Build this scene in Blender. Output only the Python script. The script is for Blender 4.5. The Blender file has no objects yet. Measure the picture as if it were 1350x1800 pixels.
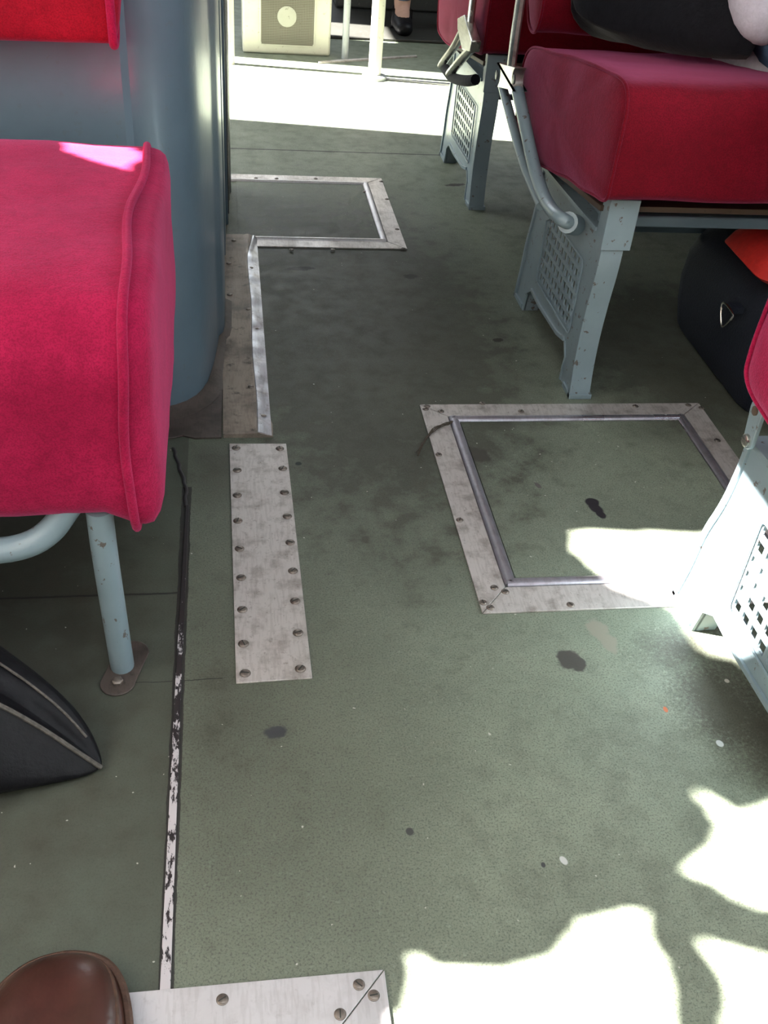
import bpy, bmesh, math, random
from mathutils import Vector, Matrix, noise
random.seed(7)
sc = bpy.context.scene
C = sc.collection

# ------------------------------------------------------------------ camera
PITCH, YAW, ROLL, F, H = 0.65150, 0.18754, 0.09309, 1745.75, 0.95
def cam_basis():
    f = Vector((math.sin(YAW)*math.cos(PITCH), math.cos(YAW)*math.cos(PITCH), -math.sin(PITCH)))
    rt = f.cross(Vector((0, 0, 1))).normalized(); up = rt.cross(f)
    c, s = math.cos(ROLL), math.sin(ROLL)
    return c*rt + s*up, -s*rt + c*up, f
RX, UP, FW = cam_basis()
cd = bpy.data.cameras.new('camera'); cam = bpy.data.objects.new('camera', cd); C.objects.link(cam)
cd.sensor_fit = 'VERTICAL'; cd.sensor_height = 36; cd.lens = F/1800*36
cd.clip_start = .02
cam.matrix_world = Matrix(((RX.x, UP.x, -FW.x, 0), (RX.y, UP.y, -FW.y, 0), (RX.z, UP.z, -FW.z, H), (0, 0, 0, 1)))
sc.camera = cam
def at(px, py, z=None, x=None, y=None):
    """where the line of sight through a pixel meets a plane of the bus"""
    d = RX*((px-675)/F) - UP*((py-900)/F) + FW
    t = (z-H)/d.z if z is not None else (x/d.x if x is not None else y/d.y)
    return Vector((0, 0, H)) + d*t

# ------------------------------------------------------------------ light
SKY_STRENGTH, SUN_STRENGTH, EXPOSURE = 5.7, 130.0, 0.0
SUN_EL, SUN_AZ = math.radians(41), math.radians(7.7)
SUND = Vector((math.cos(SUN_EL)*math.cos(SUN_AZ), -math.cos(SUN_EL)*math.sin(SUN_AZ), -math.sin(SUN_EL)))
w = bpy.data.worlds.new('sky'); sc.world = w; w.use_nodes = True
bg = w.node_tree.nodes['Background']; bg.inputs[0].default_value = (.86, .93, 1, 1); bg.inputs[1].default_value = SKY_STRENGTH
sd = bpy.data.lights.new('sun', 'SUN'); sd.energy = SUN_STRENGTH; sd.angle = math.radians(.6); sd.color = (1, .96, .9)
sun = bpy.data.objects.new('sun', sd); C.objects.link(sun); sun.rotation_euler = SUND.to_track_quat('-Z', 'Y').to_euler()
sun.location = (-3, 1, 3)
def window_portal(name, loc, rot, sx, sy):
    l = bpy.data.lights.new(name, 'AREA'); l.shape = 'RECTANGLE'; l.size = sx; l.size_y = sy; l.cycles.is_portal = True
    o = bpy.data.objects.new(name, l); C.objects.link(o); o.location = loc; o.rotation_euler = rot
sc.view_settings.view_transform = 'Standard'; sc.view_settings.look = 'None'
sc.view_settings.exposure = EXPOSURE; sc.view_settings.gamma = 1; sc.view_settings.use_curve_mapping = False
sc.cycles.use_denoising = True
sc.cycles.max_bounces = 10; sc.cycles.diffuse_bounces = 6
sc.cycles.caustics_reflective = False; sc.cycles.caustics_refractive = False

# ------------------------------------------------------------------ materials
class NT:
    def __init__(s, name):
        s.m = bpy.data.materials.new(name); s.m.use_nodes = True; s.t = s.m.node_tree
        s.b = s.t.nodes['Principled BSDF']
    def n(s, typ, **k):
        nd = s.t.nodes.new(typ)
        for a, v in k.items():
            if a.startswith('i_'): nd.inputs[int(a[2:])].default_value = v
            else: setattr(nd, a, v)
        return nd
    def l(s, a, b): s.t.links.new(a, b)
    def math(s, op, a, b=None, clamp=False):
        nd = s.n('ShaderNodeMath', operation=op); nd.use_clamp = clamp
        for i, v in enumerate((a, b)):
            if v is None: continue
            if isinstance(v, (int, float)): nd.inputs[i].default_value = v
            else: s.l(v, nd.inputs[i])
        return nd.outputs[0]
    def pos(s): return s.n('ShaderNodeNewGeometry').outputs['Position']
    def objc(s): return s.n('ShaderNodeTexCoord').outputs['Object']
    def noise(s, vec, scale, detail=4, rough=.6, stretch=None):
        if stretch:
            mp = s.n('ShaderNodeMapping'); mp.inputs['Scale'].default_value = stretch; s.l(vec, mp.inputs[0]); vec = mp.outputs[0]
        nd = s.n('ShaderNodeTexNoise'); nd.inputs['Scale'].default_value = scale; nd.inputs['Detail'].default_value = detail
        nd.inputs['Roughness'].default_value = rough; s.l(vec, nd.inputs['Vector']); return nd.outputs[0]
    def ramp(s, fac, stops):
        r = s.n('ShaderNodeValToRGB'); el = r.color_ramp.elements
        while len(el) < len(stops): el.new(.5)
        for e, (p, c) in zip(el, stops):
            e.position = p; e.color = (*c, 1) if isinstance(c, tuple) else (c, c, c, 1)
        s.l(fac, r.inputs[0]); return r.outputs[0]
    def mix(s, fac, a, b, blend='MIX'):
        nd = s.n('ShaderNodeMix', data_type='RGBA', blend_type=blend)
        for sock, v in ((nd.inputs[0], fac), (nd.inputs[6], a), (nd.inputs[7], b)):
            if isinstance(v, (int, float)): sock.default_value = v
            elif isinstance(v, tuple): sock.default_value = (*v, 1)
            else: s.l(v, sock)
        return nd.outputs[2]
    def bump(s, h, strength=.3, dist=.002):
        b = s.n('ShaderNodeBump'); b.inputs['Strength'].default_value = strength; b.inputs['Distance'].default_value = dist
        s.l(h, b.inputs['Height']); s.l(b.outputs[0], s.b.inputs['Normal'])
    def set(s, **k):
        for a, v in k.items():
            sock = s.b.inputs[a.replace('_', ' ')]
            if isinstance(v, tuple): sock.default_value = (*v, 1) if len(v) == 3 else v
            elif isinstance(v, (int, float)): sock.default_value = v
            else: s.l(v, sock)
        return s.m
    def spot(s, xy, cx, cy, rx, ry, rot=0, soft=.5, warp=None, wamp=.0):
        """0..1 mask of a mark or patch of painted shade at a place on the floor"""
        sx, sy = xy
        dx = s.math('SUBTRACT', sx, cx); dy = s.math('SUBTRACT', sy, cy)
        c, sn = math.cos(rot), math.sin(rot)
        u = s.math('ADD', s.math('MULTIPLY', dx, c/rx), s.math('MULTIPLY', dy, sn/rx))
        v = s.math('ADD', s.math('MULTIPLY', dx, -sn/ry), s.math('MULTIPLY', dy, c/ry))
        d = s.math('SQRT', s.math('ADD', s.math('MULTIPLY', u, u), s.math('MULTIPLY', v, v)))
        if warp is not None: d = s.math('ADD', d, s.math('MULTIPLY', s.math('SUBTRACT', warp, .5), wamp))
        return s.math('DIVIDE', s.math('SUBTRACT', 1, d), soft, clamp=True)

def lino(name, extra=()):
    t = NT(name); p = t.pos(); sp = t.n('ShaderNodeSeparateXYZ'); t.l(p, sp.inputs[0]); xy = (sp.outputs[0], sp.outputs[1])
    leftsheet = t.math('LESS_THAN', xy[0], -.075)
    big = t.noise(p, 3.5, 5); mid = t.noise(p, 22, 5, .65); fine = t.noise(p, 420, 3, .7); fine2 = t.noise(p, 190, 4, .75)
    col = t.ramp(big, [(.3, (.165, .188, .140)), (.55, (.212, .240, .178)), (.75, (.250, .276, .206))])
    col = t.mix(t.math('MULTIPLY', t.ramp(mid, [(.45, 0.), (.75, 1.)]), .45), col, (.070, .068, .052))
    col = t.mix(t.math('MULTIPLY', t.ramp(fine, [(.38, 1.), (.5, 0.)]), .55), col, (.045, .05, .045))
    col = t.mix(t.math('MULTIPLY', t.ramp(fine2, [(.55, 0.), (.72, 1.)]), .5), col, (.29, .35, .27))
    col = t.mix(t.math('MULTIPLY', leftsheet, .8), col, (.075, .088, .068))  # left lino sheet toned darker, with the falloff of light painted in
    # trodden grime along aisle and hatches, plus painted shade under seats and at left
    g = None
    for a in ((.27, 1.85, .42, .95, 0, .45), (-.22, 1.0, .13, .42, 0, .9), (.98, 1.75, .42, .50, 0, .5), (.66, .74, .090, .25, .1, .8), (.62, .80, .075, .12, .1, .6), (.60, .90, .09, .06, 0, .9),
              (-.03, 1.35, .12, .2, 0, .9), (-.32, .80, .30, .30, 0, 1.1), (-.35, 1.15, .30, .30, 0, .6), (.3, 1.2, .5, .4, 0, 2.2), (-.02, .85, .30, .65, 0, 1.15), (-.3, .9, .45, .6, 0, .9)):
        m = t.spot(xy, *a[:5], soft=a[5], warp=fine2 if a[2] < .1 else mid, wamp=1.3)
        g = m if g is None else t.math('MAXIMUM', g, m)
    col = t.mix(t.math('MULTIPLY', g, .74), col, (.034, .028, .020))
    for a in extra:
        m = t.spot(xy, *a[:5], soft=.25, warp=t.noise(p, a[6] if len(a) > 6 else 60, 2), wamp=1.2)
        col = t.mix(m, col, a[5])
    crumbs = t.ramp(t.noise(p, 130, 1, .5), [(.785, 0.), (.80, 1.)])
    col = t.mix(t.math('MULTIPLY', crumbs, .8), col, (.5, .48, .42))
    seam = None
    def line(k, v0, hw, lo=None, hi=None):
        d = t.math('ABSOLUTE', t.math('SUBTRACT', t.math('ADD', xy[k], t.math('MULTIPLY', t.math('SUBTRACT', mid, .5), .006)), v0))
        m = t.math('LESS_THAN', d, hw); o = xy[1-k]
        if lo is not None: m = t.math('MULTIPLY', m, t.math('GREATER_THAN', o, lo))
        if hi is not None: m = t.math('MULTIPLY', m, t.math('LESS_THAN', o, hi))
        return m
    for a in ((1, 1.05, .0018, None, -.08), (1, .885, .0008, -.14, -.02), (1, 2.97, .004, .0, .66), (0, -.075, .0075, .47, 1.30)):
        m = line(*a); seam = m if seam is None else t.math('MAXIMUM', seam, m)
    col = t.mix(t.math('MULTIPLY', seam, .85), col, (.022, .018, .018))
    t.bump(t.math('ADD', fine, t.math('MULTIPLY', fine2, .6)), .35, .0008)
    rough = t.ramp(mid, [(.3, .50), (.7, .66)])
    return t.set(Base_Color=col, Roughness=rough, Specular_IOR_Level=.35)

M = {}
STAINS = []
for px, py, ra, rb, rot, c, sc_ in ((1040, 884, .013, .013, 0, (.020, .016, .02), 25), (1048, 896, .011, .016, .5, (.020, .016, .02), 25), (1056, 906, .008, .012, .3, (.020, .016, .02), 25), (1000, 1160, .022, .020, .2, (.060, .056, .048), 60), (1018, 1168, .010, .016, -.4, (.060, .056, .048), 60),
        (485, 1287, .016, .011, .2, (.050, .050, .052), 60), (1170, 1247, .003, .005, 0, (.50, .13, .05), 20), (1265, 1307, .005, .006, .3, (.5, .52, .52), 20), (990, 1512, .004, .006, .4, (.5, .5, .48), 20), (1278, 1197, .004, .004, 0, (.5, .45, .4), 20),
        (527, 472, .035, .012, .1, (.03, .026, .02), 60), (722, 486, .018, .014, .2, (.035, .03, .025), 60), (525, 815, .006, .006, 0, (.02, .025, .02), 20), (720, 1462, .005, .006, 0, (.06, .06, .055), 20), (955, 1520, .003, .004, 0, (.05, .05, .05), 20),
        (1050, 1105, .018, .022, .2, (.215, .205, .16), 60), (1068, 1128, .014, .022, .2, (.215, .205, .16), 60), (840, 800, .020, .030, .6, (.055, .05, .04), 60), (1145, 945, .006, .006, 0, (.05, .05, .045), 40), (875, 598, .012, .010, .3, (.03, .026, .02), 60), (800, 325, .03, .012, .2, (.03, .026, .02), 60), (945, 855, .005, .01, .3, (.10, .09, .08), 40)):
    _p = at(px, py, z=.0); STAINS.append((_p.x, _p.y, ra, rb, rot, c, sc_))
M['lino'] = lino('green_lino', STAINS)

def metal(name, base, dark, rough=.42, metallic=.75, dirt=.5, scale=30):
    t = NT(name); p = t.pos()
    a = t.noise(p, scale, 6, .65); b = t.noise(p, scale*5, 5, .7); c = t.noise(p, 12, 3, .6, (1, .15, 1)); s = t.noise(p, 260, 2, .5, (1, .12, 1))
    col = t.mix(t.math('MULTIPLY', t.ramp(a, [(.48, 0.), (.72, 1.)]), dirt), base, dark)
    col = t.mix(t.math('MULTIPLY', t.ramp(b, [(.58, 0.), (.7, 1.)]), dirt*.8), col, dark)
    col = t.mix(t.math('MULTIPLY', t.ramp(s, [(.4, 1.), (.5, 0.)]), .15), col, dark)
    t.bump(t.math('ADD', b, s), .12, .0006)
    return t.set(Base_Color=col, Metallic=metallic, Roughness=t.ramp(c, [(.3, rough-.08), (.7, rough+.14)]))
M['alu'] = metal('worn_aluminium', (.62, .57, .54), (.16, .12, .09), .45, .5, .65)
M['alu_clean'] = metal('bright_aluminium', (.66, .63, .64), (.30, .27, .26), .42, .5, .3, 25)
M['alu_bead'] = metal('polished_bead', (.50, .47, .52), (.18, .15, .15), .32, .8, .35, 40)
M['alu_dirty'] = metal('grimy_aluminium', (.31, .25, .20), (.045, .033, .025), .5, .35, .95, 9)
M['alu_lip'] = metal('worn_lip_metal', (.60, .60, .63), (.14, .11, .09), .36, .6, .8, 22)
M['grime'] = metal('grimy_sheet', (.085, .065, .055), (.025, .018, .014), .55, .2, .9, 14)
M['screw'] = metal('screw_steel', (.24, .20, .17), (.03, .025, .02), .4, .7, .6, 90)
M['chrome'] = metal('worn_chrome', (.62, .60, .55), (.22, .2, .17), .27, .95, .35, 50)
M['steel_bright'] = metal('ring_steel', (.8, .78, .7), (.4, .4, .35), .2, 1, .2, 50)

def paint(name, base, chip, rough=.35, chips=.6, bump=.25):
    t = NT(name); p = t.pos()
    a = t.noise(p, 9, 4); b = t.noise(p, 65, 5, .65); c = t.noise(p, 150, 3, .6)
    col = t.mix(t.math('MULTIPLY', t.ramp(a, [(.35, 0.), (.7, 1.)]), .35), base, tuple(x*.62 for x in base))
    col = t.mix(t.math('MULTIPLY', t.ramp(b, [(.628, 0.), (.648, 1.)]), chips), col, chip)
    t.bump(t.math('ADD', a, t.math('ADD', t.math('MULTIPLY', b, .25), t.math('MULTIPLY', c, .12))), bump, .004)
    return t.set(Base_Color=col, Roughness=rough, Coat_Weight=.25, Coat_Roughness=.2)
M['blue'] = paint('blue_grey_paint', (.235, .305, .34), (.10, .07, .055), .40, .9)
M['casing'] = paint('casing_paint', (.105, .150, .185), (.10, .12, .13), .38, .35, .3)
M['cream'] = paint('cream_paint', (.62, .60, .50), (.25, .2, .14), .45, .5, .15)
M['lid_grey'] = paint('grey_paint', (.40, .42, .42), (.2, .2, .2), .4, .4, .2)
M['mesh'] = paint('mesh_paint', (.24, .22, .17), (.15, .12, .1), .6, .8, .3)
M['mesh_disc'] = paint('worn_mesh_disc', (.42, .41, .34), (.2, .2, .15), .6, .8, .3)
M['dark'] = paint('dark_rubber', (.035, .035, .03), (.12, .12, .1), .5, .5, .3)
M['brown_board'] = paint('brown_board', (.10, .065, .045), (.04, .03, .02), .7, .5, .3)
M['wallpaint'] = paint('wall_paint', (.17, .19, .19), (.2, .2, .2), .6, .2, .1)
M['roofpaint'] = paint('roof_paint', (.22, .22, .20), (.2, .2, .2), .7, .1, .1)

def velvet(name, a, b):
    t = NT(name); p = t.objc()
    n1 = t.noise(p, 9, 4, .6); n2 = t.noise(p, 480, 3, .7); n3 = t.noise(p, 60, 4, .7, (1, 1.6, 1))
    col = t.mix(t.ramp(n1, [(.35, 0.), (.7, 1.)]), a, b)
    col = t.mix(t.math('MULTIPLY', t.ramp(n3, [(.45, 0.), (.68, 1.)]), .35), col, tuple(x*.5 for x in a))
    col = t.mix(t.math('MULTIPLY', t.ramp(n2, [(.42, 1.), (.55, 0.)]), .45), col, tuple(x*.45 for x in a))
    t.bump(t.math('ADD', n2, t.math('MULTIPLY', n3, .8)), .5, .0018)
    return t.set(Base_Color=col, Roughness=.85, Specular_IOR_Level=.15, Sheen_Weight=.45, Sheen_Roughness=.35, Sheen_Tint=(1, .26, .55, 1))
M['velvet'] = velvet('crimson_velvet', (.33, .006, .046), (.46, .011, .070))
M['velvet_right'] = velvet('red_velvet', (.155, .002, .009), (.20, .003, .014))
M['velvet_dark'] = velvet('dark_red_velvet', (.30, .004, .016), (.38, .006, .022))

def plain(name, base, rough=.7, bumps=None, var=.3, spec=.4, sheen=0):
    t = NT(name); p = t.objc(); n = t.noise(p, bumps or 40, 4, .6)
    col = t.mix(t.ramp(n, [(.3, 0.), (.7, 1.)]), base, tuple(x*(1-var) for x in base)); t.bump(n, .4, .003)
    return t.set(Base_Color=col, Roughness=rough, Specular_IOR_Level=spec, Sheen_Weight=sheen)
M['navy'] = plain('navy_nylon', (.010, .013, .022), .75, 250, .4, .3)
M['black_leather'] = plain('black_leather', (.006, .0055, .007), .5, 70, .5, .22)
M['edge_worn'] = plain('worn_black_edge', (.12, .105, .09), .6, 160, .6)
M['coat'] = plain('black_cloth', (.008, .008, .011), .9, 60, .4, .2, .1)
M['red_cloth'] = plain('scarlet_cloth', (.50, .015, .01), .75, 90, .25)
M['denim'] = plain('denim', (.085, .16, .28), .85, 300, .35, .2)
M['sleeve'] = plain('lilac_white_cloth', (.62, .57, .64), .85, 120, .15, .2, .2)
M['skin'] = plain('skin', (.55, .33, .25), .55, 60, .1)
M['hair'] = plain('hair', (.04, .025, .015), .6, 200, .4)
M['white_trim'] = plain('white_trim', (.8, .8, .78), .6, 60, .1)
M['shoe'] = plain('brown_leather', (.075, .028, .020), .30, 25, .45, .6)
M['welt'] = plain('shoe_welt', (.11, .055, .035), .55, 200, .5)
M['blocker'] = plain('grey_blocker', (.22, .22, .21), .9, 80, .2)
_n = M['blocker'].node_tree; _t = _n.nodes.new('ShaderNodeBsdfTranslucent'); _t.inputs[0].default_value = (.8, .78, .74, 1); _m = _n.nodes.new('ShaderNodeMixShader'); _m.inputs[0].default_value = .42
_n.links.new(_n.nodes['Principled BSDF'].outputs[0], _m.inputs[1]); _n.links.new(_t.outputs[0], _m.inputs[2]); _n.links.new(_m.outputs[0], _n.nodes['Material Output'].inputs[0])
M['fibre'] = plain('dusty_fibre', (.09, .07, .05), .9, 200, .4)

def seam_mat():
    t = NT('worn_seam_metal'); p = t.pos(); sp = t.n('ShaderNodeSeparateXYZ'); t.l(p, sp.inputs[0])
    n = t.noise(p, 95, 5, .75, (1.6, .5, 1)); m = t.noise(p, 14, 2, .5)
    # more of the strip is worn bright near the plate, grimed over further on
    lim = t.math('MULTIPLY', t.math('SUBTRACT', sp.outputs[1], .60), .42)
    f = t.math('SUBTRACT', t.math('ADD', n, t.math('MULTIPLY', t.math('SUBTRACT', m, .5), .55)), lim)
    f = t.ramp(f, [(.43, 0.), (.46, 1.)])
    t.bump(f, .5, .001)
    return t.set(Base_Color=t.mix(f, (.022, .017, .018), (.50, .46, .47)), Metallic=0., Roughness=.45)
M['seam'] = seam_mat()

def glass_mat():
    t = NT('window_glass'); t.b.inputs['Transmission Weight'].default_value = 1
    return t.set(Base_Color=(.9, .95, .93), Roughness=0., IOR=1.0)
# ------------------------------------------------------------------ helpers
origin = {}
def tag(o, label=None, cat=None, group=None, kind=None):
    if label: o['label'] = label
    if cat: o['category'] = cat
    if group: o['group'] = group
    if kind: o['kind'] = kind
    return o
def thing(name, label, cat, loc, group=None):
    o = bpy.data.objects.new(name, None); C.objects.link(o); o.location = loc; o.empty_display_size = .05
    origin[o.name] = Vector(loc); return tag(o, label, cat, group)
def obj(name, bm, mat, parent=None, smooth=True, label=None, bevel=0, subsurf=0):
    """bm is in world coordinates; links it as ONE mesh object"""
    if parent is None:
        xs = [v.co.x for v in bm.verts]; ys = [v.co.y for v in bm.verts]; zs = [v.co.z for v in bm.verts]
        org = Vector(((min(xs)+max(xs))/2, (min(ys)+max(ys))/2, min(zs)))
    else: org = origin[parent.name]
    bmesh.ops.recalc_face_normals(bm, faces=bm.faces[:])
    bmesh.ops.translate(bm, verts=bm.verts[:], vec=-org)
    me = bpy.data.meshes.new(name); bm.to_mesh(me); bm.free()
    if smooth:
        for p in me.polygons: p.use_smooth = True
        me.set_sharp_from_angle(angle=math.radians(38))
    me.materials.append(M[mat] if isinstance(mat, str) else mat)
    o = bpy.data.objects.new(name, me); C.objects.link(o)
    if parent: o.parent = parent
    else: o.location = org
    origin[o.name] = org
    if bevel:
        b = o.modifiers.new('bevel', 'BEVEL'); b.width = bevel; b.segments = 2; b.limit_method = 'ANGLE'
    if subsurf:
        s = o.modifiers.new('smooth', 'SUBSURF'); s.levels = s.render_levels = subsurf
    if label: o['label'] = label
    return o
def copy_tree(o, parent=None):
    c = o.copy(); C.objects.link(c); c.parent = parent
    if o.name in origin: origin[c.name] = origin[o.name].copy()
    for ch in list(o.children): copy_tree(ch, c)
    return c
def box(x0, x1, y0, y1, z0, z1, bm=None):
    bm = bm or bmesh.new()
    v = [bm.verts.new((x, y, z)) for x in (x0, x1) for y in (y0, y1) for z in (z0, z1)]
    for f in ((0, 1, 3, 2), (4, 6, 7, 5), (0, 4, 5, 1), (2, 3, 7, 6), (0, 2, 6, 4), (1, 5, 7, 3)): bm.faces.new([v[i] for i in f])
    return bm
def prism(pts, z0, z1, axis='z', bm=None):
    """closed outline extruded: axis z -> pts (x,y); axis x -> pts (y,z) from x=z0 to z1"""
    bm = bm or bmesh.new()
    mk = (lambda p, h: (p[0], p[1], h)) if axis == 'z' else ((lambda p, h: (h, p[0], p[1])) if axis == 'x' else (lambda p, h: (p[0], h, p[1])))
    a = [bm.verts.new(mk(p, z0)) for p in pts]; b = [bm.verts.new(mk(p, z1)) for p in pts]
    bm.faces.new(a[::-1]); bm.faces.new(b)
    for i in range(len(pts)):
        j = (i+1) % len(pts); bm.faces.new((a[i], a[j], b[j], b[i]))
    return bm
def smooth_path(pts, n=2, closed=False):
    pts = [Vector(p) for p in pts]
    for _ in range(n):
        q = []
        m = len(pts)
        rng = range(m) if closed else range(m-1)
        if not closed: q.append(pts[0])
        for i in rng:
            a, b = pts[i], pts[(i+1) % m]
            q += [a*.75+b*.25, a*.25+b*.75]
        if not closed: q.append(pts[-1])
        pts = q
    return pts
def tube(path, r, seg=12, bm=None, closed=False, flat=None, twist=0):
    """swept tube; flat=(a,b) makes an elliptical section"""
    bm = bm or bmesh.new(); path = [Vector(p) for p in path]; n = len(path); rings = []
    up = None
    for i, p in enumerate(path):
        if closed: d = path[(i+1) % n]-path[i-1]
        else: d = path[min(i+1, n-1)]-path[max(i-1, 0)]
        d.normalize()
        if up is None: up = Vector((0, 0, 1)) if abs(d.z) < .9 else Vector((1, 0, 0))
        s = d.cross(up).normalized(); up = s.cross(d).normalized()
        rr = r[i] if isinstance(r, (list, tuple)) else r
        fa, fb = flat or (1, 1)
        rings.append([bm.verts.new(p+s*math.cos(a)*rr*fa+up*math.sin(a)*rr*fb) for a in (2*math.pi*(k+.5)/seg+twist for k in range(seg))])
    for i in range(n if closed else n-1):
        A, B = rings[i], rings[(i+1) % n]
        for k in range(seg): bm.faces.new((A[k], A[(k+1) % seg], B[(k+1) % seg], B[k]))
    if not closed: bm.faces.new(rings[0][::-1]); bm.faces.new(rings[-1])
    return bm
def loft(rings, cap=True, bm=None):
    bm = bm or bmesh.new(); R = [[bm.verts.new(p) for p in r] for r in rings]; n = len(rings[0])
    for A, B in zip(R, R[1:]):
        for k in range(n): bm.faces.new((A[k], A[(k+1) % n], B[(k+1) % n], B[k]))
    if cap: bm.faces.new(R[0][::-1]); bm.faces.new(R[-1])
    return bm
def disc(c, r, h, seg=16, bm=None, axis='z', dome=.3):
    bm = bm or bmesh.new(); c = Vector(c)
    def pt(u, v, t):
        return c+(Vector((u, v, t)) if axis == 'z' else (Vector((t, u, v)) if axis == 'x' else Vector((u, t, v))))
    rings = [[pt(r*k*math.cos(2*math.pi*i/seg), r*k*math.sin(2*math.pi*i/seg), h*t) for i in range(seg)] for k, t in ((1, 0), (1, 1-dome), (.85, 1-dome*.4), (.5, 1))]
    return loft(rings, True, bm)

# screw with a slotted head: one mesh shared by every floor screw
def screw_mesh():
    bm = bmesh.new(); r = .0058; seg = 20; h = .0016
    prof = [(1.25, 0), (1.15, .0006), (1.0, .0005), (1., .0011), (.8, .0018), (.0, .0021)]
    rings = []
    for k, z in prof[:-1]: rings.append([(r*k*math.cos(2*math.pi*i/seg), r*k*math.sin(2*math.pi*i/seg), z) for i in range(seg)])
    loft(rings, True, bm)
    me = bpy.data.meshes.new('screw'); bm.to_mesh(me); bm.free(); me.materials.append(M['screw'])
    for p in me.polygons: p.use_smooth = True
    bm = box(-r*.86, r*.86, -.0007, .0007, .0017, .0023)
    ms = bpy.data.meshes.new('screw_slot'); bm.to_mesh(ms); bm.free(); ms.materials.append(M['dark'])
    return me, ms
SCREW, SLOT = screw_mesh()
def screw(parent, x, y, z, scale=1, tilt=(0, 0), slot=True):
    o = bpy.data.objects.new('screw', SCREW); C.objects.link(o); o.parent = parent
    base = origin[parent.name]
    o.location = Vector((x, y, z))-base; o.rotation_euler = (tilt[0], tilt[1], random.uniform(0, 3.1)); o.scale = (scale,)*3
    if slot:
        s = bpy.data.objects.new('screw_slot', SLOT); C.objects.link(s); s.parent = o
    return o

# ------------------------------------------------------------------ bus shell
XL, XR, Y0, Y1, ZC = -1.08, 1.55, -2.2, 6.6, 2.1
FLH = [(0.341, .985, .885, 1.54), (0.0, 2.256, .424, 2.745), (-.42, -.1, .1345, .487)]     # hatch outer rectangles
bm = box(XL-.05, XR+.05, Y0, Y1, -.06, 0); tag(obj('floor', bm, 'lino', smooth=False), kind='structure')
HX0, HX1, HY0, HY1 = -.50, .70, -.75, .45       # roof opening added to brighten the near end of the aisle
bm = box(XL-.05, HX0, Y0, Y1, ZC, ZC+.05); box(HX1, XR+.05, Y0, Y1, ZC, ZC+.05, bm); box(HX0, HX1, Y0, HY0, ZC, ZC+.05, bm); box(HX0, HX1, HY1, Y1, ZC, ZC+.05, bm)
tag(obj('ceiling', bm, 'roofpaint', smooth=False), kind='structure')
window_portal('added_roof_daylight', ((HX0+HX1)/2, (HY0+HY1)/2, ZC+.06), (0, 0, 0), HX1-HX0, HY1-HY0)
tag(obj('wall_back', box(XL-.05, XR+.05, Y0-.05, Y0, 0, ZC), 'wallpaint', smooth=False), kind='structure')
tag(obj('wall_front', box(XL-.05, XR+.05, Y1, Y1+.05, 0, 1.1), 'wallpaint', smooth=False), kind='structure')
bm = box(XR, XR+.05, Y0, Y1, 0, .82); box(XR, XR+.05, Y0, Y1, 1.72, ZC, bm)
for y in (-2.1, -.9, .35): box(XR, XR+.05, y-.05, y+.05, .82, 1.72, bm)
box(XR, XR+.05, 1.5, 3.6, .82, 1.72, bm); box(XR, XR+.05, 4.6, 6.6, .82, 1.72, bm)
tag(obj('wall_right', bm, 'wallpaint', smooth=False), kind='structure')
bm = box(XL-.05, XL, Y0, 3.4, 0, .62); box(XL-.05, XL, Y0, 3.4, 1.80, ZC, bm); box(XL-.05, XL, 4.19, Y1, 0, 1.30, bm); box(XL-.05, XL, 4.19, 4.62, 1.30, 1.95, bm); box(XL-.05, XL, 4.86, Y1, 1.30, 1.95, bm); box(XL-.05, XL, 4.62, 4.86, 1.60, 1.95, bm); box(XL-.05, XL, 3.4, Y1, 1.95, ZC, bm)
for y in (-2.1, -.8, 2.9): box(XL-.05, XL, y-.05, y+.05, .62, 1.8, bm)

tag(obj('wall_left', bm, 'wallpaint', smooth=False), kind='structure')
window_portal('daylight_right', (XR+.06, 1.25, 1.27), (0, math.pi/2, 0), .9, 6.9)
window_portal('daylight_left', (XL-.06, 1.4, 1.1), (0, -math.pi/2, 0), 1.9, 7.2)
window_portal('daylight_front', (.2, Y1+.06, 1.4), (-math.pi/2, 0, 0), 2.6, 1.4)

# unseen sun blocker added on the left; gaps cut to shape the light
def inside(p, poly):
    x, y = p; r = False; n = len(poly)
    for i in range(n):
        (x1, y1), (x2, y2) = poly[i], poly[i-1]
        if (y1 > y) != (y2 > y) and x < (x2-x1)*(y-y1)/(y2-y1)+x1: r = not r
    return r
XC = XL+.03
def to_blocker(P):
    t = (P.x-XC)/SUND.x; q = P-SUND*t; return (q.y, q.z)
gaps = []
gaps.append([to_blocker(at(x, y, z=0)) for x, y in ((1000, 935), (1250, 941))] +
            [to_blocker(at(x, y, x=.63)) for x, y in ((1290, 800), (1300, 808), (1325, 850), (1350, 892), (1420, 960), (1450, 1100), (1350, 1118), (1312, 1135))] +
            [to_blocker(at(x, y, z=0)) for x, y in ((1288, 1160), (1240, 1148), (1215, 1112), (1170, 1064), (1090, 1035), (1040, 1003), (1018, 970))])
gaps.append([to_blocker(at(x, y, z=0)) for x, y in ((710, 1680), (722, 1674), (745, 1695), (800, 1706), (900, 1702), (970, 1683), (1000, 1650), (1030, 1618), (1112, 1599), (1132, 1606), (1158, 1700), (1192, 1810), (1225, 1950), (640, 1950), (700, 1800), (724, 1760), (720, 1720))])
gaps.append([to_blocker(at(x, y, z=0)) for x, y in ((1236, 1648), (1270, 1662), (1350, 1684), (1500, 1710), (1500, 1960), (1345, 1960), (1294, 1810), (1262, 1720))])
gaps.append([to_blocker(at(x, y, z=0)) for x, y in ((1232, 1388), (1252, 1398), (1300, 1432), (1400, 1400), (1500, 1380), (1500, 1610), (1350, 1598), (1290, 1583), (1250, 1550), (1207, 1530), (1240, 1505), (1258, 1465), (1250, 1420))])
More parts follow.
